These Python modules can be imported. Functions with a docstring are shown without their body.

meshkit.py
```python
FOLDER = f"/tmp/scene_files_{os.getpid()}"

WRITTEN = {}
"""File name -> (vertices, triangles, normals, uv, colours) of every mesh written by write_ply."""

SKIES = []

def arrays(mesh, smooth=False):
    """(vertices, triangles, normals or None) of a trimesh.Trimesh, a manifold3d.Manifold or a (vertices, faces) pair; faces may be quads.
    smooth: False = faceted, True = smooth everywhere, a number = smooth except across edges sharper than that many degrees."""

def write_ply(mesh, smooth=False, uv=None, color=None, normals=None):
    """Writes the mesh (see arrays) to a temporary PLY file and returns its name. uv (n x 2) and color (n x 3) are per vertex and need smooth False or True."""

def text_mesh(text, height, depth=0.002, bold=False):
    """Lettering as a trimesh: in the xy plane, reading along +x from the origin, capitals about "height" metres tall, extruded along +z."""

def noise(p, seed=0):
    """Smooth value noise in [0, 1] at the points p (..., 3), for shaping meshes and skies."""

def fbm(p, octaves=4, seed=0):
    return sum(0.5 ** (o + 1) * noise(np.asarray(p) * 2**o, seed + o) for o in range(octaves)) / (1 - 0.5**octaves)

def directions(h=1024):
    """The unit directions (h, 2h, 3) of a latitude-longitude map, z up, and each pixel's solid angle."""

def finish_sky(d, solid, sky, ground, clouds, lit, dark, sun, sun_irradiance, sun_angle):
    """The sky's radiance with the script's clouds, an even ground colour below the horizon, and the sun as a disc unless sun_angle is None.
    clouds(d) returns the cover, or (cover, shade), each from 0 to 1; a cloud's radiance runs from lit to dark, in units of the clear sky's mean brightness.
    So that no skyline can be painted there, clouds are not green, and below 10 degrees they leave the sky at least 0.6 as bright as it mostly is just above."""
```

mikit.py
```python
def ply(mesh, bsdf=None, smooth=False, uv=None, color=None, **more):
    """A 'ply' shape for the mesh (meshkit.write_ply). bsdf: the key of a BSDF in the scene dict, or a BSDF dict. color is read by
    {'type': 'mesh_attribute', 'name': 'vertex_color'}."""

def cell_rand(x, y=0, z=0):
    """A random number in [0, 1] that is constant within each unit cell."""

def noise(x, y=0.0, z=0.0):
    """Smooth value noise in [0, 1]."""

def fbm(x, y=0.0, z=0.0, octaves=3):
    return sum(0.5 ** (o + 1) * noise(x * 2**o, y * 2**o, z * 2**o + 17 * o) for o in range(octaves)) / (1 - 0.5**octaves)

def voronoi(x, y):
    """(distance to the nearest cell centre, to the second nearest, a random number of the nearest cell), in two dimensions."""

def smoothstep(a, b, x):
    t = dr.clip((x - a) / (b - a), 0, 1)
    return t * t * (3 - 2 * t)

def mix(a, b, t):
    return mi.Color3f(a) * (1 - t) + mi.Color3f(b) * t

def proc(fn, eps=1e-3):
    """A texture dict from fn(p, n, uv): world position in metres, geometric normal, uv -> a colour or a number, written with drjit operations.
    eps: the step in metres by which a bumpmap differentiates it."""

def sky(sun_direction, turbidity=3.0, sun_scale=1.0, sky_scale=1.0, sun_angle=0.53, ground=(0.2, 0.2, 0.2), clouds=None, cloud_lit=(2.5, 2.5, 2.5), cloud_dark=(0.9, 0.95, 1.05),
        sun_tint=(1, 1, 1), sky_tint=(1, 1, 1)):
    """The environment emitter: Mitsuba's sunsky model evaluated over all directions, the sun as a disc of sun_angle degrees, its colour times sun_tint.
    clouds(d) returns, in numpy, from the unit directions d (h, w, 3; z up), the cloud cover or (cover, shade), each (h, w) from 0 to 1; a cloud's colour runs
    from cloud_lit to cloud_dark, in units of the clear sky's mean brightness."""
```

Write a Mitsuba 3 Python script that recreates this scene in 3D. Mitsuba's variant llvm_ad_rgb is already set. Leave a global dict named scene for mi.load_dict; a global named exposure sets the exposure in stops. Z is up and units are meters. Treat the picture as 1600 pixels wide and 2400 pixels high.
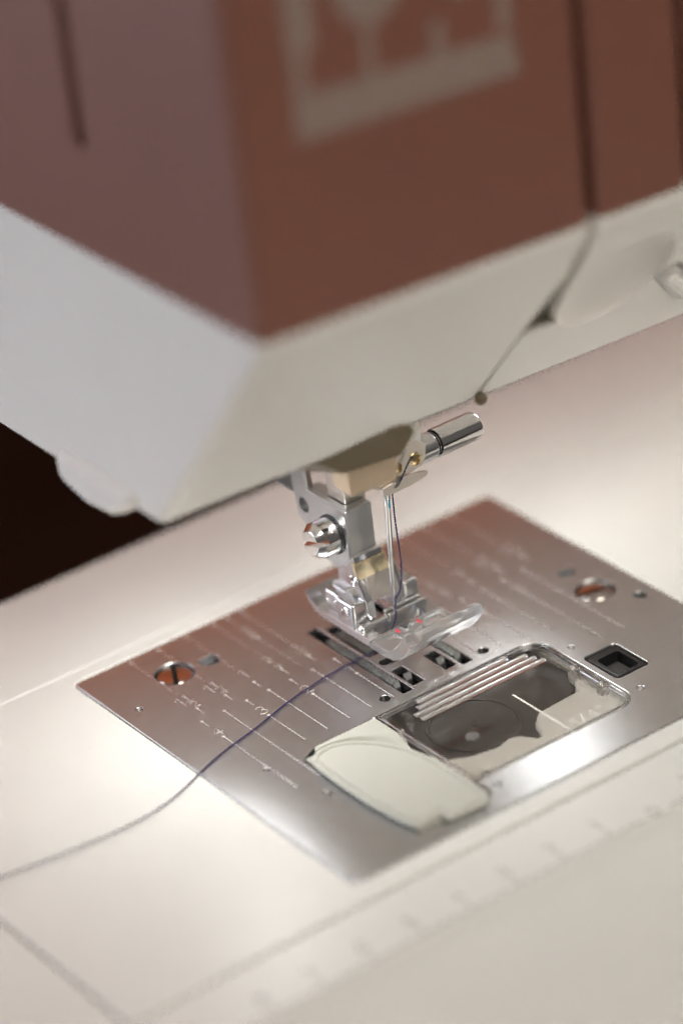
import math, random
import numpy as np
import trimesh
import manifold3d as m3
from shapely.geometry import Polygon, LineString, Point, box as sbox
from shapely import union_all, affinity
import mitsuba as mi
import drjit as dr
import mikit
from mikit import proc, noise, fbm, smoothstep, mix

random.seed(7)
np.random.seed(7)
scene, labels = {}, {}
T = mi.ScalarTransform4f
MM = 0.001                      # everything below is modelled in millimetres; needle at x=y=0, needle plate top at z=0

# ------------------------------------------------------------------ camera, lights, exposure
CAM = np.array([-319.24, -475.463, 352.064])
FWD = np.array([0.47610193, 0.73120103, -0.4885407])
DOWN = np.array([-0.36059488, -0.34436382, -0.8668246])
scene['camera'] = {'type': 'thinlens', 'fov': 10.785, 'fov_axis': 'x', 'aperture_radius': 0.0130, 'focus_distance': 0.657,
                   'near_clip': 0.01, 'far_clip': 20.0,
                   'to_world': T().look_at(origin=(CAM * MM).tolist(), target=((CAM + FWD * 100) * MM).tolist(), up=(-DOWN).tolist())}
exposure = 0.0


def lamp(key, centre, target, w, h, rgb, label, cat):
    scene[key] = {'type': 'rectangle', 'to_world': T().look_at(origin=centre, target=target, up=[0.01, 1, 0.02]) @ T().scale([w / 2, h / 2, 1]),
                  'emitter': {'type': 'area', 'radiance': {'type': 'rgb', 'value': rgb}}}
    labels[key] = {'label': label, 'category': cat}


lamp('front_soft_panel', [0.05, -1.40, 1.28], [0, 0, 0], 1.0, 1.0, [6.3, 5.8, 5.2], 'warm white square panel added in front for the overhead room light', 'lamp')  # added soft panel, out of view, standing in for overhead room lights
lamp('cool_side_panel', [-0.95, 0.80, 0.27], [0, 0, 0.1], 0.7, 0.7, [4.9, 5.35, 6.15], 'cool white panel added at the left rear to give daylight on the machine', 'lamp')  # unseen panel added for the cool daylight on the left face
lamp('wall_fill_panel', [0.6, 0.35, 1.9], [0.6, 0.9, 0.5], 0.5, 0.3, [22, 18, 14], 'warm panel added to light the wooden wall', 'lamp')  # unseen, added only to brighten the wall that the metal reflects
scene['room_light'] = {'type': 'constant', 'radiance': {'type': 'rgb', 'value': [0.10, 0.093, 0.088]}}
LED = [120.0, 121.0, 119.0]


# ------------------------------------------------------------------ materials
def rgb(*v):
    return {'type': 'rgb', 'value': list(v)}


def pri(key, col, rough, metallic=0.0, spec=0.5, clearcoat=0.0, **k):
    scene[key] = {'type': 'twosided', 'bsdf': {'type': 'principled', 'base_color': col if isinstance(col, dict) else rgb(*col), 'roughness': rough,
                                               'metallic': metallic, 'specular': spec, 'clearcoat': clearcoat, 'clearcoat_gloss': 0.9, **k}}


def white_fn(base, amp):
    def fn(p, n, uv):
        q = p * 1000.0
        v = fbm(q.x * 0.05, q.y * 0.05, q.z * 0.05) - 0.5
        s = noise(q.x * 2.3, q.y * 2.3, q.z * 2.3)
        speck = smoothstep(0.93, 0.97, s) * 0.05
        return mi.Color3f(*base) * (1.0 + amp * v - speck)
    return fn


def bumped(key, inner, fn, scale):
    scene[key] = {'type': 'twosided', 'bsdf': {'type': 'bumpmap', 'scale': scale, 'arbitrary': proc(fn, eps=2e-4), 'bsdf': inner}}


pri('white_plastic', proc(white_fn((0.825, 0.82, 0.785), 0.03)), 0.40, spec=0.45)
pri('head_white', proc(white_fn((0.83, 0.81, 0.77), 0.03)), 0.40, spec=0.4)
pri('cream_plastic', proc(white_fn((0.55, 0.55, 0.49), 0.03)), 0.33, spec=0.4)
pri('bobbin_well_plastic', proc(white_fn((0.80, 0.785, 0.72), 0.04)), 0.5, spec=0.3)
pri('ruler_grey', (0.56, 0.545, 0.53), 0.4)


def brown_fn(p, n, uv):
    q = p * 1000.0
    v = noise(q.x * 5.0, q.y * 5.0, q.z * 5.0) - 0.5
    w = fbm(q.x * 0.04, q.y * 0.04, q.z * 0.04) - 0.5
    return mi.Color3f(0.200, 0.077, 0.053) * (1 + 0.06 * v + 0.06 * w)


pri('brown_paint', proc(brown_fn), 0.46, spec=0.9, clearcoat=0.25)
pri('taupe_print', (0.275, 0.205, 0.178), 0.5)
pri('black_plastic', (0.012, 0.012, 0.013), 0.35)
pri('grey_black_plastic', (0.05, 0.048, 0.046), 0.35)
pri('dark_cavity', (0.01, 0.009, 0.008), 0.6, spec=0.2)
pri('chrome', (0.80, 0.79, 0.78), 0.10, metallic=1.0)
pri('bright_steel', (0.74, 0.74, 0.74), 0.20, metallic=1.0)
pri('satin_steel', (0.60, 0.60, 0.60), 0.33, metallic=1.0)
pri('warm_nickel', (0.78, 0.72, 0.65), 0.34, metallic=1.0)
pri('warm_reflection_steel', (0.92, 0.80, 0.54), 0.30, metallic=1.0)  # gold tint stands in for a warm reflection on plain steel
pri('brass', (0.78, 0.64, 0.38), 0.22, metallic=1.0)
pri('dark_steel', (0.20, 0.20, 0.20), 0.35, metallic=1.0)
pri('feed_steel', (0.52, 0.54, 0.53), 0.36, metallic=1.0)
pri('screw_steel', (0.70, 0.66, 0.62), 0.16, metallic=1.0)
pri('tan_plastic', (0.46, 0.36, 0.26), 0.36, metallic=0.6)
pri('olive_shade_plastic', (0.13, 0.10, 0.055), 0.4)  # dark olive, carries the shade under the head edge in its colour
pri('seam_shade', (0.10, 0.085, 0.06), 0.7)  # dark tone for the shade inside seams


def case_fn(p, n, uv):
    q = p * 1000.0
    s = noise(q.x * 5.5, q.y * 5.5, 2.0)
    g = fbm(q.x * 0.12, q.y * 0.12, 4.0)
    return mi.Color3f(0.021, 0.015, 0.011) * (0.6 + 0.8 * g) + smoothstep(0.90, 0.97, s) * 0.08


pri('case_black', proc(case_fn), 0.25, spec=0.5)
pri('figure_steel', (0.93, 0.92, 0.90), 0.40, metallic=1.0)
pri('red_mark', (0.62, 0.03, 0.06), 0.4)
pri('blue_mark', (0.02, 0.25, 0.42), 0.4)
pri('white_print', (0.85, 0.84, 0.80), 0.5)
pri('engraving', (0.90, 0.89, 0.87), 0.27, metallic=1.0)


def thread_fn(p, n, uv):
    q = p * 1000.0
    v = noise(q.x * 12, q.y * 12, q.z * 12)
    return mi.Color3f(0.024, 0.021, 0.085) * (0.6 + 0.8 * v)


pri('navy_thread', proc(thread_fn), 0.55, spec=0.3, sheen=0.5)


def plate_alpha(p, n, uv):
    s = noise(uv.x * 0.35, uv.y * 14.0, 3.0)
    return 0.17 + 0.06 * s


def plate_col(p, n, uv):
    s = noise(uv.x * 0.25, uv.y * 9.0, 1.0) - 0.5
    s2 = noise(uv.x * 0.9 + 9, uv.y * 22.0, 5.0)
    scr = smoothstep(0.90, 0.98, s2) * 0.18
    d = noise(uv.x * 4.1, uv.y * 4.1, 8.0)
    dust = smoothstep(0.95, 0.985, d) * 0.25
    return mi.Color3f(0.69, 0.70, 0.71) * (1 + 0.10 * s + scr + dust)


scene['brushed_steel'] = {'type': 'twosided', 'bsdf': {'type': 'blendbsdf', 'weight': 0.16,
                          'first': {'type': 'roughconductor', 'material': 'none', 'distribution': 'beckmann', 'alpha_u': 0.09, 'alpha_v': proc(plate_alpha), 'specular_reflectance': proc(plate_col)},
                          'second': {'type': 'roughconductor', 'material': 'none', 'distribution': 'ggx', 'alpha_u': 0.28, 'alpha_v': 0.5, 'specular_reflectance': proc(plate_col)}}}
scene['clear_plastic'] = {'type': 'roughdielectric', 'int_ior': 1.49, 'alpha': 0.02, 'distribution': 'ggx'}
pri('highlight_white', (0.86, 0.86, 0.85), 0.3)
scene['highlight_plastic'] = {'type': 'blendbsdf', 'weight': 0.13, 'first': {'type': 'ref', 'id': 'clear_plastic'}, 'second': {'type': 'ref', 'id': 'highlight_white'}}  # white mixed in stands for lamp highlights on the clear plastic
scene['toe_plastic'] = {'type': 'blendbsdf', 'weight': 0.07, 'first': {'type': 'ref', 'id': 'clear_plastic'}, 'second': {'type': 'ref', 'id': 'highlight_white'}}  # a little white in place of light refracted through the toe
scene['clear_sheet'] = {'type': 'thindielectric', 'int_ior': 1.5}


def table_fn(p, n, uv):
    g = fbm(p.x * 6, p.y * 60, 0.0)
    return mix((0.004, 0.0015, 0.0008), (0.014, 0.005, 0.0022), g)


def wall_fn(p, n, uv):
    g = fbm(p.x * 30, p.z * 2.0, 1.0)
    return mix((0.50, 0.135, 0.055), (0.66, 0.20, 0.09), g)


pri('dark_wood', proc(table_fn), 0.6, spec=0.08)
pri('orange_wood', proc(wall_fn), 0.6, spec=0.2)


# ------------------------------------------------------------------ mesh helpers (millimetres)
def cat(*ms):
    return trimesh.util.concatenate([to_tm(m) for m in ms])


def to_tm(m):
    if isinstance(m, m3.Manifold):
        k = m.to_mesh()
        return trimesh.Trimesh(np.asarray(k.vert_properties)[:, :3], np.asarray(k.tri_verts), process=False)
    return m


def to_mf(t):
    return m3.Manifold(m3.Mesh(np.asarray(t.vertices, np.float32), np.asarray(t.faces, np.uint32)))


def key_of(name, parent=None):
    base = (parent + '__' if parent else '') + name
    k, i = base, 0
    while k in scene or k in labels:
        i += 1
        k = f'{base}_{i:03d}'
    return k


def put(name, mesh, bsdf, parent=None, smooth=30, uv=None, label=None, category=None, group=None, kind=None, emit=None):
    mesh = to_tm(mesh)
    k = key_of(name, parent)
    mesh = trimesh.Trimesh(np.asarray(mesh.vertices) * MM, mesh.faces, process=False)
    more = {}
    if emit is not None:
        more['emitter'] = {'type': 'area', 'radiance': rgb(*emit)}
    scene[k] = mikit.ply(mesh, bsdf, smooth=smooth, uv=uv, **more)
    d = {a: b for a, b in (('label', label), ('category', category), ('group', group), ('kind', kind)) if b}
    if d:
        labels[k] = d
    return k


def ring_of(r):
    c = np.asarray(r.coords)[:-1]
    return c


def inset(c, b, ccw=True):
    """mitred offset of a closed ring towards its left side (inside of a counter-clockwise ring)"""
    p, n = np.roll(c, 1, 0), np.roll(c, -1, 0)
    e1, e2 = c - p, n - c
    e1 /= np.maximum(np.linalg.norm(e1, axis=1, keepdims=True), 1e-9)
    e2 /= np.maximum(np.linalg.norm(e2, axis=1, keepdims=True), 1e-9)
    n1, n2 = np.c_[-e1[:, 1], e1[:, 0]], np.c_[-e2[:, 1], e2[:, 0]]
    m = n1 + n2
    d = np.maximum((m * n1).sum(1), 0.35)
    return c + m / d[:, None] * b


def prism(poly, z0, z1, bevel=0.0, both=False, explode=False):
    """extruded shapely polygon, its top (and bottom) edges bevelled; the pieces do not share vertices"""
    out = []
    for g in getattr(poly, 'geoms', [poly]):
        g = g.simplify(0.004) if len(g.exterior.coords) > 400 else g
        from shapely.geometry.polygon import orient
        g = orient(g, 1.0)
        rings = [ring_of(g.exterior)] + [ring_of(r) for r in g.interiors]
        ins = [inset(r, bevel) if bevel else r for r in rings]
        steps = [(z0 + (bevel if both else 0), rings), (z1 - bevel, rings)]
        bands = []
        if both and bevel:
            bands.append((z0, ins, z0 + bevel, rings))
        bands.append((z0 + (bevel if both else 0), rings, z1 - bevel, rings))
        if bevel:
            bands.append((z1 - bevel, rings, z1, ins))
        for za, ra, zb, rb in bands:
            for a, b in zip(ra, rb):
                n = len(a)
                v = np.vstack([np.c_[a, np.full(n, za)], np.c_[b, np.full(n, zb)]])
                i = np.arange(n)
                j = (i + 1) % n
                f = np.vstack([np.c_[i, j, j + n], np.c_[i, j + n, i + n]])
                out.append(trimesh.Trimesh(v, f, process=False))
        capp = Polygon(ins[0], ins[1:])
        v2, f2 = trimesh.creation.triangulate_polygon(capp, engine='earcut')
        v2 = np.asarray(v2)[:, :2]
        a, b, c = (v2[f2[:, k]] for k in range(3))
        area = (b[:, 0] - a[:, 0]) * (c[:, 1] - a[:, 1]) - (b[:, 1] - a[:, 1]) * (c[:, 0] - a[:, 0])
        f2 = np.where(area[:, None] > 0, f2, f2[:, ::-1])
        out.append(trimesh.Trimesh(np.c_[v2, np.full(len(v2), z1)], f2, process=False))
        capb = Polygon(ins[0], ins[1:]) if (both and bevel) else g
        v3, f3 = trimesh.creation.triangulate_polygon(capb, engine='earcut')
        v3 = np.asarray(v3)[:, :2]
        a, b, c = (v3[f3[:, k]] for k in range(3))
        area = (b[:, 0] - a[:, 0]) * (c[:, 1] - a[:, 1]) - (b[:, 1] - a[:, 1]) * (c[:, 0] - a[:, 0])
        f3 = np.where(area[:, None] < 0, f3, f3[:, ::-1])
        out.append(trimesh.Trimesh(np.c_[v3, np.full(len(v3), z0)], f3, process=False))
    m = trimesh.util.concatenate(out)
    if explode:
        m = trimesh.Trimesh(m.vertices[m.faces].reshape(-1, 3), np.arange(len(m.faces) * 3).reshape(-1, 3), process=False)
    return m


AX = {'x': np.array([[0, 0, 1, 0], [1, 0, 0, 0], [0, 1, 0, 0], [0, 0, 0, 1.0]]),      # profile (y,z) extruded along x
      'y': np.array([[1, 0, 0, 0], [0, 0, -1, 0], [0, 1, 0, 0], [0, 0, 0, 1.0]])}      # profile (x,z) extruded along -y


def prism_x(pts, x0, x1, bevel=0.0):
    m = prism(pts if hasattr(pts, 'geom_type') else Polygon(pts), x0, x1, bevel, both=True)
    m.apply_transform(AX['x'])
    return m


def prism_y(pts, y0, y1, bevel=0.0):
    """profile in (x,z), from y0 (front, smaller) to y1"""
    m = prism(pts if hasattr(pts, 'geom_type') else Polygon(pts), -y1, -y0, bevel, both=True)
    m.apply_transform(AX['y'])
    return m


def rbox(x0, x1, y0, y1, z0, z1, r=0.3, n=12):
    r = min(r, (x1 - x0) / 2 - 1e-3, (y1 - y0) / 2 - 1e-3, (z1 - z0) / 2 - 1e-3)
    s = m3.Manifold.sphere(r, n)
    return m3.Manifold.batch_hull([s.translate((x, y, z)) for x in (x0 + r, x1 - r) for y in (y0 + r, y1 - r) for z in (z0 + r, z1 - r)])


def hull_pts(pts, r, n=12):
    s = m3.Manifold.sphere(r, n)
    return m3.Manifold.batch_hull([s.translate(tuple(float(a) for a in p)) for p in pts])


def lathe(profile, axis, origin, n=48):
    """profile: (radius, along) pairs; axis 'x','-x','z'"""
    m = trimesh.creation.revolve(np.asarray(profile, float), sections=n)
    if axis == 'x':
        m.apply_transform(trimesh.transformations.rotation_matrix(math.pi / 2, [0, 1, 0]))
    if axis == '-x':
        m.apply_transform(trimesh.transformations.rotation_matrix(-math.pi / 2, [0, 1, 0]))
    if axis == '-y':
        m.apply_transform(trimesh.transformations.rotation_matrix(math.pi / 2, [1, 0, 0]))
    m.apply_translation(origin)
    m.fix_normals()
    return m


def cyl(p0, p1, r0, r1=None, n=32):
    p0, p1 = np.asarray(p0, float), np.asarray(p1, float)
    r1 = r0 if r1 is None else r1
    L = np.linalg.norm(p1 - p0)
    m = trimesh.creation.revolve([(0, 0), (r0, 0), (r1, L), (0, L)], sections=n)
    m.apply_transform(trimesh.geometry.align_vectors([0, 0, 1], (p1 - p0) / L))
    m.apply_translation(p0)
    return m


def tube(path, r, n=8, closed=False):
    p = np.asarray(path, float)
    t = np.gradient(p, axis=0)
    t /= np.linalg.norm(t, axis=1, keepdims=True)
    u = np.cross(t, [0.13, 0.21, 0.97])
    u /= np.linalg.norm(u, axis=1, keepdims=True)
    w = np.cross(t, u)
    a = np.linspace(0, 2 * np.pi, n, endpoint=False)
    rr = np.broadcast_to(np.asarray(r, float), (len(p),))
    v = p[:, None] + rr[:, None, None] * (np.cos(a)[None, :, None] * u[:, None] + np.sin(a)[None, :, None] * w[:, None])
    i, j = np.meshgrid(np.arange(len(p) - 1), np.arange(n), indexing='ij')
    i, j = i.ravel(), j.ravel()
    k = (j + 1) % n
    f = np.vstack([np.c_[i * n + j, i * n + k, (i + 1) * n + k], np.c_[i * n + j, (i + 1) * n + k, (i + 1) * n + j]])
    return trimesh.Trimesh(v.reshape(-1, 3), f, process=False)


def spline(pts, n):
    from scipy.interpolate import CubicSpline
    pts = np.asarray(pts, float)
    d = np.r_[0, np.cumsum(np.linalg.norm(np.diff(pts, axis=0), axis=1))]
    c = CubicSpline(d, pts)
    return c(np.linspace(0, d[-1], n))


def big(p):
    return max(p.geoms, key=lambda g: g.area) if hasattr(p, 'geoms') else p


def smooth_poly(pts, r):
    """polygon with rounded corners"""
    p = Polygon(pts)
    return p.buffer(-r).buffer(2 * r).buffer(-r) if r else p


def rrect(x0, x1, y0, y1, r):
    return sbox(x0 + r, y0 + r, x1 - r, y1 - r).buffer(r, 8)


# ------------------------------------------------------------------ the setting: table and the wooden wall behind
t = trimesh.creation.box((3000, 2400, 30))
t.apply_translation((300, 100, -125))
put('table_top', t, 'dark_wood', smooth=False, kind='structure', label='dark brown wooden table under and behind the machine', category='table')
t = trimesh.creation.box((4200, 30, 2400))
t.apply_translation((700, 1000, 1000))
put('back_wall', t, 'orange_wood', smooth=False, kind='structure', label='warm brown wooden wall behind the sewing machine', category='wall')

# ------------------------------------------------------------------ the extension table that slides round the free arm
FA = (-99.4, 175.0, -58.3, 39.3)      # free arm top: x0, x1, y0, y1
labels['extension_table'] = {'label': 'white plastic extension table with moulded ruler fitted around the free arm', 'category': 'extension table'}
outer = sbox(-330, -73.5, 174, 71.2)
hole = rrect(FA[0] - 0.60, 400, FA[2] - 0.70, FA[3] + 0.15, 1.2)
top = outer.difference(hole)
put('top', prism(top, -6, 0.0, 0.28), 'white_plastic', 'extension_table', smooth=40)
gap = rrect(FA[0] - 0.59, 400, FA[2] - 0.69, FA[3] + 0.14, 1.2).intersection(sbox(-200, -100, 174, 100)).difference(sbox(FA[0] + 0.02, FA[2] + 0.02, 400, FA[3] - 0.02))
put('seam_shade_strip', prism(gap, -3.0, -0.7), 'seam_shade', 'extension_table')  # added dark strip, stands in for shade in the seam
# the front edge rolls over into a gentle slope towards the operator
prof = [(-73.5, -6), (-73.5, -0.06)]
yy = np.linspace(-73.6, -230, 60)
zz = [-0.06 - 0.9 * (1 - math.exp((y + 73.5) / 1.6)) - 0.16 * (-73.5 - y) - 0.0011 * (-73.5 - y) ** 2 for y in yy]
prof += list(zip(yy, zz)) + [(-230, -70), (-73.5, -70)]
m = prism_x(prof, -330, 174)
put('front_slope', m, 'white_plastic', 'extension_table', smooth=35)

# stroke lettering ------------------------------------------------------------------


def arc(cx, cy, rx, ry, a0, a1, n=14):
    a = np.radians(np.linspace(a0, a1, n))
    return [(cx + rx * math.cos(t), cy + ry * math.sin(t)) for t in a]


GLYPH = {   # in a box 0.6 wide, 1 high
    '0': [arc(0.3, 0.5, 0.3, 0.5, 90, 450, 24)],
    '1': [[(0.08, 0.74), (0.34, 1.0), (0.34, 0.0)]],
    '2': [arc(0.3, 0.7, 0.28, 0.3, 165, -35) + [(0.02, 0.0), (0.6, 0.0)]],
    '3': [arc(0.27, 0.75, 0.26, 0.25, 150, -90) + arc(0.27, 0.26, 0.31, 0.26, 90, -150)],
    '4': [[(0.46, 0.0), (0.46, 1.0), (0.0, 0.3), (0.62, 0.3)]],
    '5': [[(0.55, 1.0), (0.1, 1.0), (0.06, 0.55)] + arc(0.28, 0.33, 0.3, 0.33, 130, -150)],
    '6': [[(0.5, 1.0), (0.1, 0.5)] + arc(0.3, 0.3, 0.28, 0.3, 150, -210, 20)],
    '7': [[(0.0, 1.0), (0.6, 1.0), (0.2, 0.0)]],
    '8': [arc(0.3, 0.76, 0.24, 0.24, 0, 360, 20), arc(0.3, 0.27, 0.3, 0.27, 0, 360, 20)],
    '9': [[(0.1, 0.0), (0.5, 0.5)] + arc(0.3, 0.7, 0.28, 0.3, -30, 330, 20)],
    '/': [[(0.0, -0.05), (0.55, 1.05)]],
    '"': [[(0.12, 1.05), (0.12, 0.72)], [(0.38, 1.05), (0.38, 0.72)]],
}


def bead(path, w, h, z=0.0):
    """a shallow half-round bead along a plan polyline, with rounded ends"""
    p = [np.asarray(q, float) for q in path]
    d = []
    for a, b in zip(p[:-1], p[1:]):
        n = max(1, int(np.linalg.norm(b - a) / 1.2))
        d += [a + (b - a) * k / n for k in range(n)]
    d.append(p[-1])
    d = np.array(d)
    e0, e1 = d[0] - d[1], d[-1] - d[-2]
    e0, e1 = e0 / np.linalg.norm(e0), e1 / np.linalg.norm(e1)
    q = np.vstack([d[0] + e0 * w * 0.5, d[0] + e0 * w * 0.35, d, d[-1] + e1 * w * 0.35, d[-1] + e1 * w * 0.5])
    rad = np.r_[0.02 * w, 0.35 * w, np.full(len(d), w / 2), 0.35 * w, 0.02 * w]
    m = tube(np.c_[q, np.zeros(len(q))], rad, 10)
    v = np.asarray(m.vertices)
    v[:, 2] = z + v[:, 2] * (2 * h / w)
    return trimesh.Trimesh(v, m.faces, process=False)


def glyphs(text, x, y, size, w, h, z=0.0, gap=0.25):
    """operator-upright text, lower left corner at (x, y)"""
    out = []
    for ch in text:
        for st in GLYPH[ch]:
            out.append(bead([(x + a * size, y + b * size) for a, b in st], w, h, z))
        x += (0.6 + gap) * size * (0.75 if ch == '1' else 1)
    return trimesh.util.concatenate(out)


# ruler on the extension table: base line, ticks and numerals, zero in line with the needle
RZ = 0.0
put('ruler_line', cat(bead([(-152, -72.7), (-3.2, -72.7)], 0.5, 0.06), bead([(3.2, -72.7), (160, -72.7)], 0.5, 0.06)), 'ruler_grey', 'extension_table')
put('ruler_numeral', glyphs('0', -1.3, -74.2 + 0.6, 2.9, 0.5, 0.08), 'ruler_grey', 'extension_table')
for k in range(-15, 16):
    if k == 0:
        continue
    put('ruler_tick', bead([(k * 10.0, -72.3), (k * 10.0, -70.4)], 0.45, 0.06), 'ruler_grey', 'extension_table')
    if abs(k) in (1, 2, 3, 4, 5, 6, 7, 8, 10, 12, 14):
        s = str(abs(k))
        put('ruler_numeral', glyphs(s, k * 10.0 - (0.9 if len(s) == 1 else 2.0), -69.6, 2.8, 0.5, 0.07), 'ruler_grey', 'extension_table')

# ------------------------------------------------------------------ the sewing machine
SM = 'sewing_machine'
labels[SM] = {'label': 'white and brown sewing machine with steel needle plate and raised presser foot', 'category': 'sewing machine'}

PX0, PX1, PY0, PY1 = -50.0, 48.4, -53.1, 35.55
fa = rrect(FA[0], 400, FA[2], FA[3], 1.0).intersection(sbox(-200, -100, FA[1], 100)).difference(rrect(PX0 - 0.22, PX1 + 0.22, PY0 - 0.22, PY1 + 0.22, 1.3))
put('free_arm', prism(fa, -70, 0.03, 0.35), 'white_plastic', SM, smooth=40)
put('free_arm', prism(sbox(-98, -57, 174, 38), -60, -26), 'dark_cavity', SM)

# needle plate -----------------------------------------------------------------------
cover_poly = sbox(-16.5, -43.2, 21.0, -13.85).intersection(rrect(-40, 21.0, -43.2, -13.85, 4.0))
latch_pts = [(-34.6, -19.2), (-32.8, -17.6), (-31.2, -16.9), (-28.9, -16.8), (-25.1, -18.9), (-21.8, -22.8), (-19.3, -27.6), (-18.0, -33.7), (-18.1, -45.0), (-18.3, -50.1),
             (-19.7, -51.1), (-33.7, -50.3), (-33.6, -48.6), (-34.4, -43.5), (-35.0, -36.4), (-34.9, -28.4), (-35.0, -21.5)]
latch_top = Polygon(latch_pts).buffer(-0.5).buffer(0.5, 8)
latch_hole = union_all([smooth_poly([(-34.2, -16.0), (-30.2, -14.1), (-16.4, -13.85), (-16.4, -47.4), (-18.0, -49.2), (-33.0, -48.9), (-33.9, -44), (-34.4, -30)], 0.8)])
plate = rrect(PX0, PX1, PY0, PY1, 1.1)
cuts = [cover_poly.buffer(0.15), latch_hole]
SL, SR = (-34.35, 25.0), (39.9, -8.1)
for c in (SL, SR):
    cuts.append(Point(c).buffer(3.85, 24))
dl = Point(-26.9, 24.3).buffer(2.0, 16).intersection(sbox(-40, 20, 0, 25.6))
cuts += [dl, affinity.rotate(Point(40.2, 1.0).buffer(1.7, 16).intersection(sbox(38, -2, 44, 1.9)), 0)]
cuts += [Point(44.7, -15.7).buffer(1.25, 14)]
tiny = [(-46.0, 19.3), (-40.6, -13.8), (-37.2, -27.5), (-14.2, -46.5), (23.6, -20.8), (23.7, -40.5)]
cuts += [Point(c).buffer(0.72, 10) for c in tiny]
cuts += [Point(-11.5, -10.1).buffer(1.05, 12), Point(11.4, -10.0).buffer(1.05, 12)]
cuts += [rrect(22.6, 30.3, -35.3, -25.3, 0.9)]
for s in (-1, 1):
    a, b = sorted((s * 5.85, s * 8.1))
    cuts.append(sbox(a, -11.2, b, 19.0))
    a, b = sorted((s * 2.5, s * 5.05))
    cuts.append(sbox(a, -10.2, b, -3.3))
    cuts.append(sbox(a, 3.4, b, 17.2))
cuts.append(LineString([(-3.9, 0), (3.9, 0)]).buffer(1.15, 10))
plate = plate.difference(union_all(cuts)).simplify(0.003)
pm = prism(plate, -1.6, 0.0, 0.14, explode=True)
put('needle_plate', pm, 'brushed_steel', SM, smooth=False, uv=np.asarray(pm.vertices)[:, :2])
NP = SM + '__needle_plate'
# dark works below the plate
put('hook_cavity', cat(prism(sbox(-12, -12.6, 12, 22), -12, -9.0)), 'dark_cavity', SM)
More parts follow.
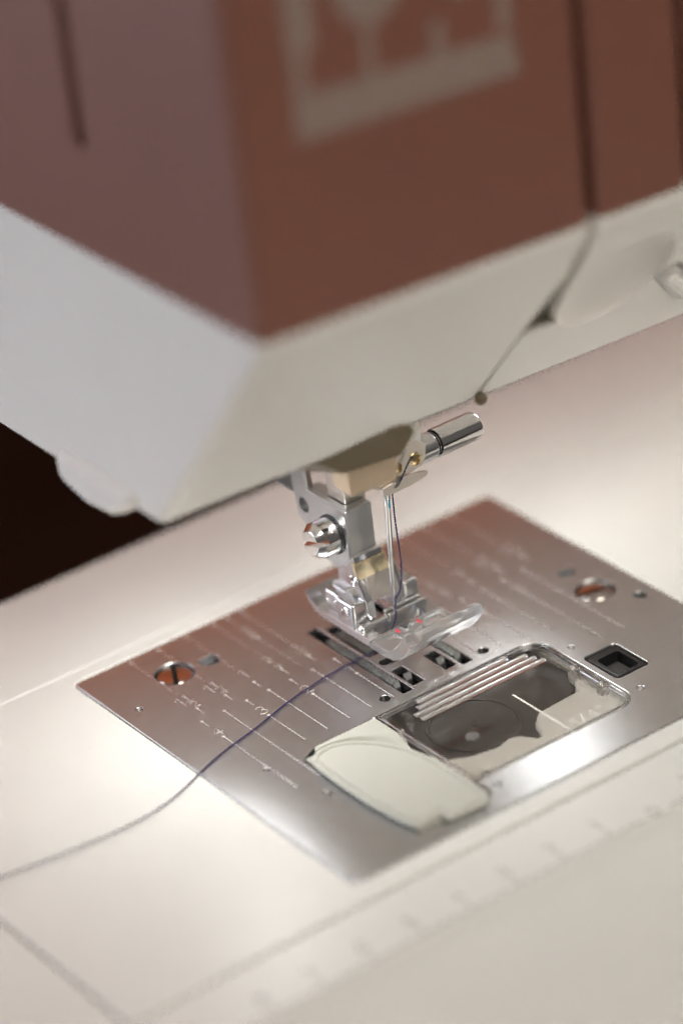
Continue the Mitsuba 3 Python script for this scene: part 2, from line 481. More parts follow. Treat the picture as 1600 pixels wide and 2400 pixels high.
# the plate's two slotted screws
for (c, ang) in ((SL, 62.0), (SR, -12.0)):
    head = lathe([(0, -3), (3.45, -3), (3.45, -0.75), (3.2, -0.38), (2.2, -0.26), (0, -0.22)], 'z', (0, 0, 0), 48)
    sl = trimesh.creation.box((8, 1.0, 1.6))
    hm = to_mf(trimesh.Trimesh(*[getattr(head.process() or head, q) for q in ('vertices', 'faces')], process=True))
    slot = m3.Manifold.cube((8, 1.0, 1.6), True).translate((0, 0, -0.3)).rotate((0, 0, ang))
    res = to_tm(hm - slot)
    tilt = trimesh.transformations.rotation_matrix(math.radians(-3), [0.731, -0.476, 0])
    res.apply_transform(tilt)
    res.apply_translation((c[0], c[1], 0.0))
    put('screw', res, 'screw_steel', NP, smooth=25)
    sb = to_tm(m3.Manifold.cube((6.7, 0.96, 0.3), True).rotate((0, 0, ang)).translate((c[0], c[1], -0.98)))
    put('slot_shade_bar', sb, 'dark_cavity', NP)  # dark bar at the slot bottom in place of shade
    seat = prism(Point(c).buffer(4.2, 20), -3.4, -2.6)
    put('screw_seat', seat, 'dark_cavity', NP)
for c in tiny[:6]:
    put('pilot_hole', lathe([(0.0, -1.4), (0.35, -1.3), (0.62, -0.8), (0.71, -0.1)], 'z', (c[0], c[1], 0), 20), 'bright_steel', NP)
put('pilot_hole', cat(prism(Point(-26.9, 24.3).buffer(2.3), -1.9, -1.4), prism(Point(40.2, 1).buffer(2.2), -1.9, -1.4), prism(Point(44.7, -15.7).buffer(1.5), -2.2, -1.8)), 'dark_steel', NP)

# engraved seam guides: lines, starting dimples, figures
LW, LH = 0.21, 0.05


def guide(x, y0, y1, dot=True, faint=False):
    put('guide_line', bead([(x, y0), (x, y1)], LW * (0.55 if faint else 1), LH * (0.35 if faint else 1)), 'engraving', NP, smooth=True)
    if dot:
        put('guide_dot', lathe([(0.36, 0.0), (0.33, 0.06), (0.26, 0.12), (0.14, 0.16), (0, 0.17)], 'z', (x, y0, 0), 14), 'engraving', NP, smooth=True)


def fig(text, x, y, size):
    put('figure', glyphs(text, x, y, size, 0.27, LH + 0.02), 'figure_steel', NP, smooth=True)


for s in (-1, 1):
    for cm in (10, 15, 20, 25, 30, 35, 40):
        x = s * cm
        end = -22.2 if cm > 30 else (-10.7 if (s < 0 or cm < 20) else -12.6 if cm < 30 else -22.0)
        if s > 0 and cm == 40:
            continue
        if cm % 10 == 0:
            guide(x, 7.6, 5.3)
            fig(str(cm // 10), x - 0.75, 1.5, 2.6)
            guide(x, 0.6, end)
        else:
            guide(x, 7.6, end)
    for inch, lab in ((12.7, '1/2'), (15.875, '5/8'), (19.05, '3/4'), (25.4, '1'), (31.75, '1 1/4'), (38.1, '1 1/2')):
        x = s * inch
        back = 34.1
        if lab == '5/8':
            guide(x, back, 30.4, faint=True)
            fig('5', x - 0.55, 27.5, 1.9)
            put('figure', bead([(x - 0.7, 27.0), (x + 0.7, 27.0)], LW, LH), 'engraving', NP)
            fig('8', x - 0.55, 24.6, 1.9)
            guide(x, 23.9, 9.7, faint=True)
            continue
        guide(x, back, 18.4 if s < 0 or inch < 30 else 19.5, faint=True)
        if lab == '1':
            fig('1', x - 0.7, 14.0, 3.2)
            guide(x, 11.9, 9.7)
            continue
        a, b = lab.split(' ')[-1].split('/')
        dx = 0.0
        if ' ' in lab:
            fig('1', x - 2.0, 14.1, 3.2)
            dx = 0.5
        fig(a, x - 0.6 + dx, 15.5, 2.0)
        put('figure', bead([(x - 0.7 + dx, 15.0), (x + 0.8 + dx, 15.0)], LW, LH), 'engraving', NP)
        fig(b, x - 0.6 + dx, 12.5, 2.0)
        guide(x, 11.9, 9.7)

# feed dogs


def feed(x0, x1, y0, y1, pitch=1.28, ztop=0.5):
    n = max(1, int((y1 - y0) / pitch))
    pts = [(y0, -5.0)]
    for i in range(n):
        y = y0 + i * pitch
        pts += [(y, ztop - 1.3), (y + 0.38 * pitch, ztop), (y + 0.52 * pitch, ztop)]
    pts += [(y0 + n * pitch, ztop - 1.3), (y0 + n * pitch, -5.0)]
    return prism_x(pts, x0, x1, 0.05)


for s in (-1, 1):
    for a, b, y0, y1 in ((6.35, 7.75, -8.0, 14.2), (3.0, 4.6, 4.6, 15.2), (3.0, 4.6, -7.2, -5.0)):
        x0, x1 = sorted((s * a, s * b))
        put('feed_dog', feed(x0, x1, y0, y1), 'feed_steel', SM, smooth=20)

# black sensor socket in the plate
sock = to_mf(trimesh.creation.box((7.5, 9.8, 4.0))).translate((26.45, -30.3, -2.15))
sock = rbox(22.66, 30.24, -35.24, -25.36, -5.0, -0.12, 0.8) - rbox(24.0, 29.0, -34.0, -27.6, -2.6, 3.0, 0.7)
put('sensor_socket', sock, 'black_plastic', SM)
put('sensor_socket', rbox(24.4, 28.6, -33.6, -28.0, -4.0, -1.9, 0.3), 'grey_black_plastic', SM)

# bobbin well below the clear cover
dark = smooth_poly([(-9.5, -6.0), (-9.2, -9.5), (-10.6, -13.8), (-13.1, -18.3), (-13.8, -22.8), (-11.6, -26.9), (-7.2, -29.4), (-2.2, -30.4), (1.0, -29.6), (3.0, -30.4), (4.3, -32.5), (5.0, -34.2),
                    (6.4, -32.0), (7.4, -29.2), (10.1, -26.8), (14.8, -26.5), (19.2, -26.3), (21.0, -24.0), (23.4, -20.5), (23.4, -6.0)], 0.8)
dark = affinity.translate(dark, -2.73, -4.19).union(sbox(-15.2, -17.5, 18.5, -8))
well = sbox(-19.0, -47.0, 25.0, -9.0).difference(dark)
put('bobbin_well', prism(well, -9.0, -2.2, 0.35), 'bobbin_well_plastic', SM, smooth=35)
put('bobbin_well', prism(sbox(-20, -48, 26, -5), -14.0, -12.5), 'dark_cavity', SM)
put('bobbin_case', prism(smooth_poly([(-16.2, -10), (-16.2, -30), (-8, -38), (4, -38), (21.4, -26), (21.4, -10)], 3), -6.0, -3.4, 0.5), 'case_black', SM, smooth=35)
put('bobbin_case', lathe([(8.9, -3.45), (8.9, -3.2), (8.5, -3.1), (8.1, -3.2), (8.0, -3.45)], 'z', (-2.5, -24.5, 0), 64), 'case_black', SM, smooth=40)

# clear bobbin cover
BC = SM + '__bobbin_cover'
put('bobbin_cover', prism(cover_poly.buffer(-0.15), -0.06, -0.05), 'clear_sheet', SM, smooth=False)
rim = cover_poly.buffer(-0.2).difference(cover_poly.buffer(-0.75))
put('rim', prism(rim, -0.9, 0.06, 0.2), 'clear_plastic', BC)
for k, (xa, xb, y) in enumerate(((-8.4, 12.5, -15.6), (-9.6, 15.8, -17.3), (-11.4, 16.6, -19.0), (-11.2, 17.4, -20.7))):
    pr = [(y + 0.62 * math.cos(t), -0.02 + 0.62 * math.sin(t)) for t in np.linspace(math.pi, 0, 15)]
    put('grip_rib', prism_x(pr, xa, xb, 0.15), 'highlight_plastic', BC, smooth=40)
put('guide_mark', prism(sbox(5.6, -43.0, 6.0, -25.8), -0.03, 0.02), 'white_print', BC)
put('figure', glyphs('1/4"', 7.4, -42.2, 2.6, 0.34, 0.03), 'white_print', BC)
put('gate_mark', lathe([(1.35, -0.02), (1.3, 0.18), (1.0, 0.32), (0.7, 0.28), (0.45, 0.1), (0, 0.06)], 'z', (-8.0, -31.6, 0), 28), 'highlight_plastic', BC, smooth=True)
put('arrow_mark', prism(Polygon([(-6.2, -28.6), (-4.6, -27.2), (-4.0, -27.9), (-5.6, -29.4)]), -0.02, 0.1, 0.04), 'clear_plastic', BC)
put('clip', cat(rbox(18.6, 20.4, -27.8, -25.6, -3.4, -0.1, 0.4), rbox(18.8, 20.4, -35.6, -33.4, -3.4, -0.1, 0.4), rbox(19.6, 20.4, -34, -27, -2.8, -0.1, 0.3)), 'clear_plastic', BC)
put('clip', cat(rbox(-14.6, -12.6, -43.0, -41.8, -2.0, 0.4, 0.3)), 'clear_plastic', BC)

# cream release latch beside the cover
LT = SM + '__release_latch'
lip_poly = smooth_poly([(-34.9, -21.5), (-34.4, -19.0), (-33.0, -17.6), (-30.9, -16.75), (-28.2, -17.0), (-25.1, -18.7), (-21.8, -22.4), (-19.5, -27.2), (-18.2, -33.2), (-17.9, -38), (-18.1, -49.0),
                        (-18.8, -50.2), (-20.0, -50.9), (-27.8, -50.4), (-27.8, -48.1), (-32.9, -48.4), (-33.6, -47.2), (-34.3, -43.5), (-35.0, -36.4), (-35.1, -28.4)], 0.25)
put('release_latch', prism(lip_poly, 0.42, 0.95, 0.15, both=True), 'cream_plastic', SM, smooth=40)
rim_in = lip_poly.buffer(-0.95, 8).difference(sbox(-40, -60, -27.0, -46.9))
put('rim', prism(lip_poly.difference(rim_in), 0.9, 1.32, 0.2), 'cream_plastic', LT, smooth=40)
put('raised_pad', prism(big(rim_in.buffer(-0.3, 8)), 0.9, 1.26, 0.14), 'cream_plastic', LT, smooth=40)
base = latch_hole.buffer(-0.45).intersection(sbox(-40, -49.6, -17, -16.2))
base = base.difference(affinity.translate(Polygon([(-30.5, -10), (-16, -10), (-16, -33), (-19, -29), (-22, -23), (-26, -19), (-31.5, -16.9)]), 0, 0))
put('base', prism(base, -4.0, 0.1, 0.1), 'cream_plastic', LT, smooth=40)
def ramp_z(y, x):
    return 0.0


# the finger ramp: a flat shelf that falls away in a concave curve towards the latch
rx = np.linspace(0, 1, 26)
edge_back = np.c_[np.interp(rx, [0, 1], [-30.2, -16.8]), np.full(26, -14.1)]
arcp = spline([(-32.4, -17.0), (-28.5, -16.0), (-24.4, -17.6), (-21.0, -21.4), (-18.6, -26.4), (-16.9, -31.5)], 26)
rows = []
for tq, z in ((0, -0.02), (0.36, -0.02), (0.40, -0.12), (0.46, -0.5), (0.53, -1.1), (0.62, -1.7), (0.74, -2.1), (0.9, -2.3), (1.4, -2.4)):
    q = edge_back + (np.asarray(arcp)[:, :2] - edge_back) * tq
    rows.append(np.c_[q, np.full(26, z)])
V = np.vstack(rows)
ii, jj = np.meshgrid(np.arange(len(rows) - 1), np.arange(25), indexing='ij')
ii, jj = ii.ravel(), jj.ravel()
F = np.vstack([np.c_[ii * 26 + jj, (ii + 1) * 26 + jj, (ii + 1) * 26 + jj + 1], np.c_[ii * 26 + jj, (ii + 1) * 26 + jj + 1, ii * 26 + jj + 1]])
put('ramp', trimesh.Trimesh(V, F, process=False), 'cream_plastic', LT, smooth=True)

# ------------------------------------------------------------------ head
XE, YB = 230.0, 82.0


def bot_y(x):
    return -12.0 - 0.047 * (x + 53.3)


def top_z(x):
    return 101.9 - 0.034 * (x + 53.3)


R = 2.0
pts = []
for x in (-53.3 + R, XE):
    dx = x
    pts += [(x, bot_y(dx) + R + 0.8, 53.6 + R), (x, -49.8 + R, top_z(dx) - R * 0.45), (x, YB - R, 53.6 + R), (x, YB - R, top_z(dx)), (x, -49.8 + R, top_z(dx) + 20), (x, YB - R, top_z(dx) + 20)]
housing = hull_pts(pts, R, 40)
housing = housing.trim_by_plane((0.034, 0, 1.0), -1e6)
# cut the housing off just below the brown covers
cutter = m3.Manifold.cube((700, 400, 100), True).rotate((0, math.degrees(math.atan(0.034)), 0)).translate((0, 0, 101.9 - 0.034 * 53.3 + 50))
housing = housing - cutter
# hollow for the needle bar, with the arched cut in the lower front edge
def prof_pts(pp, y):
    return [(x, y, z) for x, z in pp]


notch = hull_pts(prof_pts([(-34, 48), (-33, 52.4), (-22, 53.6), (-15, 54.6), (-10, 55.2), (-6, 54.4), (-2.5, 51), (-2.5, 48)], -22) +
                 prof_pts([(-17, 48), (-16.5, 51.5), (-13, 52.6), (-9, 53.2), (-6, 52.6), (-4, 48)], -8), 1.5, 40)
pocket = rbox(-19, 12, -9, 30, 40, 66, 1.0)
housing = housing - notch - pocket


SEAML = [(12.3, 130), (12.3, 100.0), (12.3, 93.0), (13.1, 87.0), (12.9, 81.0), (12.1, 73.0), (11.9, 65.0), (11.7, 57.0), (11.7, 50.0)]
SEAMR = [(12.9, 50.0), (12.9, 57.0), (12.9, 64.0), (13.0, 70.8), (20.3, 71.2), (18.0, 76.0), (16.6, 81.0), (15.9, 86.0), (14.8, 93.0), (14.0, 100.0), (14.0, 130)]
left_reg = Polygon([(-200, 130)] + SEAML + [(-200, 50)])
right_reg = Polygon([(400, 50)] + SEAMR[::1] + [(400, 130)]) if False else Polygon(SEAMR + [(400, 130), (400, 50)])


def region(poly):
    m = prism_y(poly, -90, 120)
    return to_mf(trimesh.Trimesh(m.vertices, m.faces, process=True))


front_only = m3.Manifold.cube((900, 70, 300), True).translate((0, -49.8 + 20, 100))
put('face_housing', housing ^ region(left_reg), 'head_white', SM, smooth=35)
def cham_y(x, z):
    """y of the sloping front of the housing"""
    return bot_y(x) + (z - 54.0) / (top_z(x) - 54.0) * (-49.8 - bot_y(x))


gap_poly = Polygon(SEAML[1:-1] + [(11.7, 54.5), (12.9, 54.5)] + SEAMR[2:-1])
put('seam_shade_plug', housing.translate((0, 1.3, 1.0)) ^ region(gap_poly.intersection(sbox(0, 40, 40, 90))), 'seam_shade', SM, smooth=35)  # recessed dark plug added so the open seam looks shaded
put('seam_nub', m3.Manifold.sphere(1.2, 24).translate((12.6, bot_y(12.6) + 0.2, 54.2)), 'olive_shade_plastic', SM)
scoop = m3.Manifold.sphere(1.0, 96).scale((11.5, 3.6, 15)).rotate((38, 0, 0)).translate((29.5, cham_y(29.5, 78.0) - 0.4, 78.0))
capsule = m3.Manifold.batch_hull([m3.Manifold.sphere(2.8, 32).translate((x, cham_y(x, z), z)) for x, z in ((43.2, 74.0), (53, 64.0))])
right = (housing ^ region(right_reg)) - scoop - capsule
put('arm_housing', right, 'head_white', SM, smooth=35)
put('shaded_inner_frame', m3.Manifold.cube((60, 60, 44), False).translate((-5, -8 + 0.0, 60)) - m3.Manifold.cube((17.2, 100, 10), False).translate((-5.1, -20, 57)), 'dark_cavity', SM)  # coloured near-black to put shade behind the seam
# lever in the slot of the arm housing
lever = m3.Manifold.batch_hull([m3.Manifold.sphere(1.3, 24).translate((x, cham_y(x, z) - 0.4, z - 0.4)) for x, z in ((44.5, 72.0), (53, 64.0))])
put('slot_well', m3.Manifold.batch_hull([m3.Manifold.sphere(2.7, 24).translate((x, cham_y(x, z) + 1.7, z + 0.6)) for x, z in ((43.2, 74.0), (53, 64.0))]), 'ruler_grey', SM, smooth=40)
put('slot_lever', lever, 'head_white', SM, smooth=40)

# brown covers above
def cover(x0, x1, y0=-50.0):
    p = []
    r = 2.2
    for x, in ((x0,), (x1,)):
        pass
    xs = (x0 + r, x1 - r if x1 < 200 else x1)
    for x in xs:
        for y in (y0 + r, YB + 0.2 - r):
            p += [(x, y, top_z(x) + 0.25 + 0.5), (x, y, 330)]
    s = m3.Manifold.cylinder(1.0, r, r, 40, True)
    return m3.Manifold.batch_hull([s.translate(q) for q in p])


fc = cover(-53.55, 12.9)
groove = rbox(-60, -51.6, -4.9, -1.4, 122.0, 400, 1.2)
fc = fc - groove
put('face_cover', fc, 'brown_paint', SM, smooth=35)
put('arm_cover', cover(14.5, 34.0), 'brown_paint', SM, smooth=35)
put('arm_cover', cover(35.4, 230), 'brown_paint', SM, smooth=35)
put('shaded_inner_frame', m3.Manifold.cube((40, 120, 200), False).translate((5, -46.5, 104)), 'dark_cavity', SM)
# printed chart on the front of the face cover (washed-out shapes in taupe)
FL = -50.03
lab = [Polygon([(-42.3, 132.6), (0.8, 130.3), (-0.4, 137.4), (-42.3, 140.0)]),
       Polygon([(-42.4, 147.5), (-37.4, 146.6), (-37.4, 175), (-42.4, 175)]), Polygon([(-42.0, 139.4), (-39.6, 139.2), (-39.4, 148), (-42.0, 148)]),
       affinity.scale(Point(-26.5, 154.6).buffer(1.0, 24), 6.6, 7.4), Polygon([(-28.8, 137), (-26.9, 137), (-26.7, 149), (-28.4, 149)]),
       Polygon([(-16.0, 137), (-15.8, 144.0), (-13.4, 143.7), (-13.6, 137)]), Polygon([(-11.8, 147.5), (-8.4, 145.8), (-7, 175), (-11.5, 175)]),
       Polygon([(-2.9, 139), (-0.4, 138), (-0.2, 175), (-3.4, 175)])]
put('printed_chart', prism_y(union_all(lab).buffer(-0.4).buffer(0.4), FL - 0.02, FL + 0.06), 'taupe_print', SM)

# thread cutter at the lower left of the face
tab = smooth_poly([(19.8, 57), (19.4, 53.4), (17.6, 51.8), (10.0, 50.2), (4.0, 50.8), (-0.5, 52.8), (-4, 55.6), (-6, 58), (19, 58)], 1.2)
put('thread_cutter', prism_x(tab, -55.4, -50.5, 1.4), 'head_white', SM, smooth=45)

# machine column at the right, out of the frame, which the bed and arm run into
put('column', rbox(172, 260, -60, 82, -95, 330, 8.0, 20), 'head_white', SM, smooth=35)

# work lamps in the underside
for (x, y, lv) in ((-34.0, 0.0, 0.66), (42.0, 8.0, 0.27)):
    led = trimesh.Trimesh(np.array([(x - 7, y - 3.5, 53.3), (x + 7, y - 3.5, 53.3), (x + 7, y + 3.5, 53.3), (x - 7, y + 3.5, 53.3)], float), np.array([[0, 2, 1], [0, 3, 2]]), process=False)
    put('work_lamp', led, 'white_print', SM, smooth=False, emit=[c * lv for c in LED])

# ------------------------------------------------------------------ presser foot holder
PH = SM + '__presser_foot_holder'
ankle = Polygon([(6.0, 19.8), (6.0, 29.9), (18.0, 29.9), (18.6, 36.0), (23.6, 36.0), (22.9, 28.5), (22.0, 23.2), (20.0, 22.2), (15.0, 16.7), (12.7, 16.3), (11.0, 15.9), (8.2, 17.5)])
ankle = ankle.buffer(-0.4).buffer(0.4, 6)
am = prism_x(ankle, -5.0, 1.1, 0.35)
amf = to_mf(trimesh.Trimesh(am.vertices, am.faces, process=True))
amf = amf - to_mf(cyl((-8, 19.6, 26.2), (-1.5, 19.6, 26.2), 1.55, n=32)) - rbox(-3.6, 3.0, 8.2, 40, 27.6, 50, 0.8)
put('presser_foot_holder', amf, 'satin_steel', SM, smooth=30)
hook = Polygon([(6.6, 20.0), (11.2, 16.2), (11.6, 14.3), (11.4, 13.5), (12.7, 13.0), (13.9, 11.8), (13.6, 10.9), (12.5, 10.2), (10.4, 11.2), (8.4, 12.5), (6.6, 13.6), (5.6, 16.0)]).buffer(-0.25).buffer(0.25, 6)
put('hook', prism_x(hook, -4.6, 0.8, 0.25), 'bright_steel', PH, smooth=35)
# thumb screw
ts = lathe([(0, 0), (3.55, 0), (3.62, 0.15), (3.62, 3.3), (3.45, 3.55), (2.6, 4.55), (2.4, 4.65), (0, 4.65)], '-x', (0, 0, 0), 64)
ts = to_mf(trimesh.Trimesh(ts.vertices, ts.faces, process=True))
ts = ts - m3.Manifold.cube((4.4, 12, 1.0), True).rotate((-16, 0, 0)).translate((-5.0, 0, 0))
ts = ts.translate((-5.25, 11.2, 23.25))
put('thumb_screw', ts, 'chrome', PH, smooth=28)
put('thumb_screw_washer', cyl((-5.3, 11.0, 23.4), (-4.9, 11.0, 23.4), 3.95, n=48), 'black_plastic', PH)
# presser bar and the lever behind it
put('presser_bar', rbox(-3.2, 1.6, 8.4, 14.0, 28.4, 62, 0.3), 'warm_nickel', SM)
put('presser_lever', rbox(-4.4, -0.5, 23.8, 30, 27.0, 36, 0.4), 'dark_steel', SM)
# front spring plate: cream strip, bend tinted with a warm reflection, warm flat plate
strip = [(5.95, 20.6), (5.2, 20.4), (4.9, 19.5), (5.7, 19.4)]
put('spring_strip', prism_x(strip, -4.9, 1.5, 0.1), 'bright_steel', PH)
aa = np.linspace(0, 1, 10)
gold = [(4.8 - 1.3 * t ** 1.6, 19.4 - 2.8 * t) for t in aa] + [(5.6 - 1.0 * t ** 1.6, 19.4 - 2.9 * t) for t in aa[::-1]]
put('spring_bend', prism_x(gold, -5.2, 1.9, 0.1), 'warm_reflection_steel', PH, smooth=40)
put('spring_plate', prism_x([(3.5, 16.6), (2.9, 11.6), (3.6, 11.5), (4.5, 16.5)], -3.5, 2.7, 0.12), 'warm_nickel', PH)
put('pivot_pin', cyl((-4.9, 7.6, 15.0), (-4.4, 7.6, 15.0), 0.95), 'chrome', PH)
put('prong', prism_x(Polygon([(5.6, 15.6), (4.9, 15.5), (2.5, 12.0), (1.9, 9.2), (2.2, 8.2), (3.6, 8.0), (4.3, 9.0), (5.2, 12.0), (6.6, 14.4)]).buffer(-0.2).buffer(0.2), -4.7, -3.2, 0.22), 'bright_steel', PH)
put('prong', prism_x(Polygon([(4.6, 16.8), (3.9, 16.7), (2.5, 12.4), (2.0, 9.4), (3.4, 8.4), (4.6, 12.0), (5.6, 15.6)]).buffer(-0.2).buffer(0.2), 2.5, 3.5, 0.22), 'bright_steel', PH)

# ------------------------------------------------------------------ presser foot
PF = SM + '__presser_foot'
sole_prof = Polygon([(-2.4, 5.9), (12.6, 5.9), (15.0, 6.5), (16.8, 7.8), (18.0, 9.5), (17.3, 10.2), (16.0, 8.8), (14.4, 7.8), (12.4, 7.45), (-2.4, 7.45)]).buffer(-0.2).buffer(0.2, 6)
sm_ = prism_x(sole_prof, -8.2, 8.2, 0.18)
sm_ = to_mf(trimesh.Trimesh(sm_.vertices, sm_.faces, process=True))
sm_ = sm_ - rbox(-3.9, 3.7, 2.6, 12.5, 0, 20, 0.6) - rbox(-5.6, 5.6, -2.0, 0.6, 0, 20, 0.9) - rbox(-1.6, 1.6, -6, 0, 0, 20, 0.6)
put('presser_foot', sm_, 'bright_steel', SM, smooth=30)
put('cross_bar', cat(rbox(-7.7, -1.0, 0.7, 2.5, 7.0, 8.5, 0.6), rbox(-1.6, 7.3, 0.6, 1.3, 7.0, 8.9, 0.3), rbox(-1.6, 7.0, 1.7, 2.6, 7.0, 9.3, 0.4)), 'bright_steel', PF)
put('ear', cat(rbox(-7.8, -4.5, 3.0, 8.2, 6.5, 12.2, 0.55), rbox(-6.7, -4.5, 7.6, 13.4, 6.5, 11.6, 0.5)), 'bright_steel', PF)
put('ear', cat(rbox(4.0, 7.5, 3.0, 12.4, 6.5, 12.2, 0.6)), 'bright_steel', PF)
for (x, y, z, r) in ((-7.82, 5.3, 10.0, 1.25), (-6.72, 9.6, 10.6, 0.95)):
    put('rivet', lathe([(r, -0.3), (r, 0.05), (r * 0.8, 0.16), (r * 0.72, 0.04), (r * 0.4, 0.10), (0, 0.12)], '-x', (x, y, z), 32), 'chrome', PF, smooth=35)
# clear toe that curls up at the front
toe = Polygon([(-2.2, 5.7), (-6.8, 5.6), (-9.2, 6.0), (-11.0, 7.0), (-13.0, 8.8), (-14.9, 10.9), (-15.9, 12.4), (-15.6, 13.4), (-14.6, 13.7), (-13.4, 13.2), (-12.4, 12.0), (-10.9, 10.1), (-9.2, 8.4), (-7.4, 7.4), (-2.2, 7.35)]).buffer(-0.4).buffer(0.4, 8)
tm_ = prism_x(toe, -8.2, 8.3, 0.25)
tm_ = to_mf(trimesh.Trimesh(tm_.vertices, tm_.faces, process=True))
tm_ = tm_ - rbox(-0.9, 0.6, -3.6, 0, 0, 20, 0.3) - rbox(-9, -6.6, -20, -14.0, 11.6, 20, 0.3)
tm_ = tm_ - rbox(-6.8, -3.2, -6.6, -3.4, 6.9, 9, 0.5) - rbox(3.2, 6.8, -6.6, -3.4, 6.9, 9, 0.5) - rbox(-2.4, 2.2, -7.4, -4.6, 6.8, 9, 0.5)
toe_mesh = to_tm(tm_.refine_to_length(0.45))
v = np.asarray(toe_mesh.vertices)
import meshkit
w = np.stack([meshkit.noise(v * 0.55 + k * 31.0, k) - 0.5 for k in range(3)], 1) * np.clip((-2.6 - v[:, 1:2]) / 3.0, 0, 1)
toe_mesh = trimesh.Trimesh(v + w * np.array([0.0, 0.16, 0.20]), toe_mesh.faces, process=False)
put('clear_toe', toe_mesh, 'toe_plastic', PF, smooth=30)
for x in (-2.4, 2.45):
    put('red_mark', prism(sbox(x - 0.27, -3.9, x + 0.27, -2.5), 7.36, 7.41), 'red_mark', PF)

# ------------------------------------------------------------------ needle and its clamp
n0, n1 = np.array([0.62, 0.0, 38.0]), np.array([-0.55, 0.0, 8.3])
ax = (n1 - n0) / np.linalg.norm(n1 - n0)
L = np.linalg.norm(n1 - n0)
prof = [(0, 0), (1.0, 0), (1.0, 2.6), (0.62, 4.2), (0.56, 6), (0.50, 23.0), (0.50, 25.0), (0.36, 26.6), (0.20, 28.4), (0.06, L - 0.2), (0, L)]
nd = trimesh.creation.revolve(prof, sections=32)
nd.apply_transform(trimesh.geometry.align_vectors([0, 0, 1], ax))
nd.apply_translation(n0)
nd = to_mf(trimesh.Trimesh(nd.vertices, nd.faces, process=True))
eye = m3.Manifold.batch_hull([to_mf(cyl((-0.42, -2, z), (-0.42, 2, z), 0.17, n=14)) for z in (11.4, 13.0)])
flute = m3.Manifold.batch_hull([to_mf(cyl((0.5 - 0.0394 * (36 - z), -0.62, z), (0.5 - 0.0394 * (36 - z), -0.60, z), 0.2, n=12)).scale((1, 1, 1)) for z in (13.0, 32.0)])
nd = nd - eye
put('needle', nd, 'chrome', SM, smooth=30)
put('blue_mark', cat(rbox(0.22, 0.60, -0.66, -0.42, 31.2, 33.0, 0.1)), 'blue_mark', SM + '__needle')

NC = SM + '__needle_clamp'
put('needle_clamp', cat(lathe([(0, 0), (2.55, 0), (2.55, 3.6), (2.35, 3.9), (0, 3.9)], 'x', (7.6, 0.0, 39.8), 56), rbox(-3.0, 8.0, -2.2, 3.2, 37.8, 46, 0.5)), 'bright_steel', SM, smooth=28)
cs = lathe([(0, 0), (2.1, 0), (2.1, 0.35), (2.7, 0.4), (2.72, 0.6), (2.72, 9.2), (2.5, 9.75), (0, 9.75)], 'x', (0, 0, 0), 72)
cs = to_mf(trimesh.Trimesh(cs.vertices, cs.faces, process=True)) - m3.Manifold.cube((3.0, 12, 0.9), True).rotate((10, 0, 0)).translate((9.6, 0, -0.9))
put('clamp_screw', cs.translate((11.75, 0.0, 39.8)), 'chrome', NC, smooth=28)
put('clamp_ring', lathe([(0, 0), (2.35, 0), (2.35, 0.3), (0, 0.3)], 'x', (11.5, 0, 39.8), 48), 'black_plastic', NC)
guide_p = Polygon([(-4.5, 45), (5.0, 45), (7.2, 43.2), (7.9, 42.6), (7.7, 40.2), (7.2, 39.2), (6.0, 38.5), (3.6, 38.2), (0.8, 37.6), (-2.6, 37.2), (-4.5, 38.2)]).buffer(-0.2).buffer(0.2)
put('thread_guide', prism_y(guide_p, -3.3, -2.5, 0.1), 'warm_nickel', NC)
blade = Polygon([(-2.8, 37.9), (-0.6, 38.1), (1.2, 37.9), (1.6, 38.5), (4.6, 38.2), (6.2, 37.9), (7.1, 37.6), (7.35, 37.2), (6.9, 36.7), (5.0, 36.3), (2.7, 36.1), (-0.7, 36.0), (-2.4, 36.2), (-3.0, 37.0)]).buffer(-0.15).buffer(0.15)
put('thread_blade', prism_y(blade, -4.0, -3.5, 0.08), 'warm_nickel', NC)
put('thread_hook', prism_y(Polygon([(-0.6, 37.2), (0.9, 38.6), (1.4, 38.5), (1.0, 37.6), (0.2, 37.0)]), -4.15, -3.6, 0.05), 'dark_steel', NC)
for (x, z, r, ang) in ((5.2, 40.55, 1.28, 12), (1.2, 40.3, 1.0, 30)):
    sc = lathe([(0, -0.4), (r, -0.4), (r, 0.15), (r * 0.85, 0.45), (r * 0.5, 0.62), (0, 0.66)], '-y', (0, 0, 0), 40)
    sc = to_mf(trimesh.Trimesh(sc.vertices, sc.faces, process=True))
    for q in (0, 90):
        sc = sc - m3.Manifold.cube((r * 1.25, 1.2, r * 0.30), True).rotate((0, ang + q, 0)).translate((0, -0.7, 0))
    put('cross_screw', sc.translate((x, -3.4, z)), 'brass', NC, smooth=30)

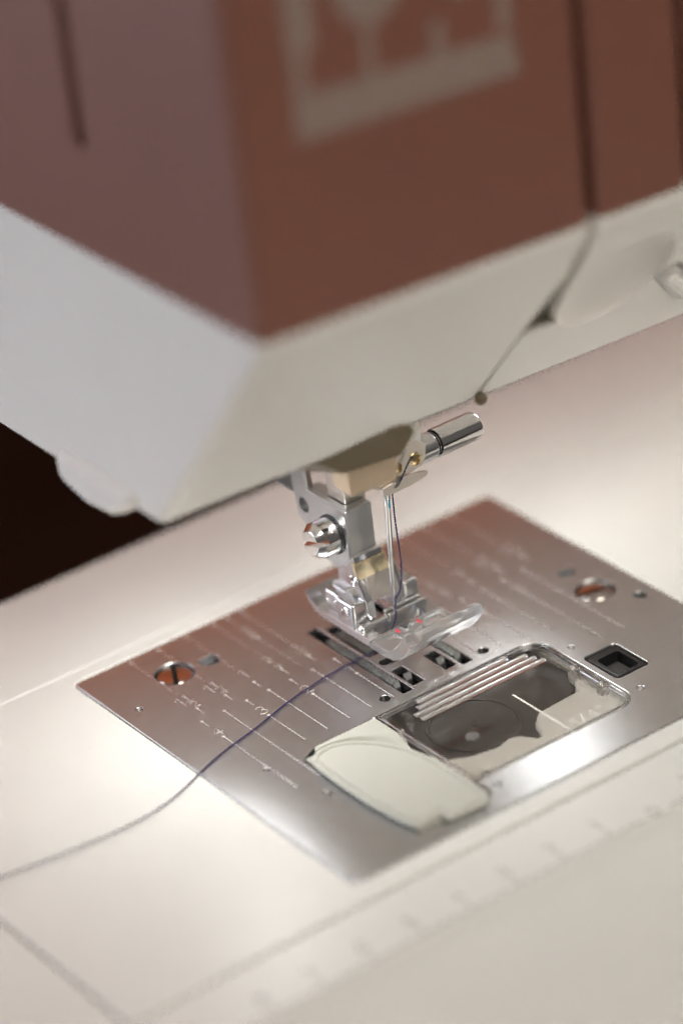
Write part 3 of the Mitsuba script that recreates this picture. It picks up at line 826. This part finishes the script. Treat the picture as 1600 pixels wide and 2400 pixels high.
# needle threader: blurred block in front of the presser bar
TH = SM + '__needle_threader'
th = hull_pts([(-11.9, -7.5, 42.0), (-4.6, -10.6, 43.6), (-4.0, -6.0, 42.8), (-11.4, -2.0, 41.9), (-12.2, -7.6, 47.5), (-4.4, -11.2, 49.0), (-4.0, -6.0, 48.5), (-11.6, -2.0, 47.0)], 0.5)
put('needle_threader', th, 'tan_plastic', SM)
put('shade_block', hull_pts([(-20.0, -4.0, 49.5), (-14.0, -8.5, 48.0), (-4.4, -12.6, 49.4), (-2.2, -13.5, 53), (-8.0, -13.6, 57), (-16.0, -11.0, 57), (-21.0, -7.0, 53), (-16, 4, 56), (-4, 2, 56)], 0.6), 'olive_shade_plastic', TH)  # olive block shaped to stand in for the shaded area under the head
put('end_cap', hull_pts([(-4.2, -12.5, 50.4), (-0.6, -13.2, 53.4), (-1.2, -12.6, 51.6), (-3.2, -9, 52)], 0.6), 'cream_plastic', TH)

# ------------------------------------------------------------------ the thread
ctrl = [(4.0, -4.6, 42.2), (3.0, -4.4, 41.2), (1.2, -4.3, 38.6), (0.9, -3.6, 37.4), (1.25, -1.0, 35.2), (1.3, -0.6, 32.0), (1.35, -0.55, 28.0), (1.55, -0.55, 23.0), (1.6, -0.6, 19.0), (1.2, -0.6, 15.5), (0.3, -0.6, 13.0),
        (-0.35, -0.5, 12.2), (-0.45, -0.4, 11.4), (-0.7, -0.6, 10.0), (-1.1, -0.8, 8.4), (-1.8, -0.5, 6.6), (-2.8, 0.6, 4.6), (-4.2, 2.2, 1.9), (-6.2, 3.4, 0.55), (-9.5, 3.7, 0.32), (-17.8, 2.76, 0.32), (-25.8, 1.0, 0.32), (-34.4, -1.74, 0.32), (-41.8, -3.6, 0.32),
        (-48.7, -6.06, 0.34), (-55, -8.9, 0.4), (-61.4, -11.0, 0.5), (-69.5, -11.9, 0.6), (-77.7, -11.6, 0.8), (-94, -9.8, 1.0), (-112, -6, 1.2), (-130, 0, 1.0)]
path = spline(ctrl, 2600)
tt = np.gradient(path, axis=0)
seg = np.r_[0, np.cumsum(np.linalg.norm(np.diff(path, axis=0), axis=1))]
tt /= np.linalg.norm(tt, axis=1, keepdims=True)
uu = np.cross(tt, [0.3, 0.5, 0.81])
uu /= np.linalg.norm(uu, axis=1, keepdims=True)
ww = np.cross(tt, uu)
ply_m = []
for k in range(3):
    a = seg * (2 * math.pi / 1.5) + k * 2 * math.pi / 3
    q = path + 0.082 * (np.cos(a)[:, None] * uu + np.sin(a)[:, None] * ww)
    ply_m.append(tube(q, 0.075, 7))
put('sewing_thread', cat(*ply_m), 'navy_thread', smooth=True, label='navy blue thread from the needle across the steel plate', category='thread')
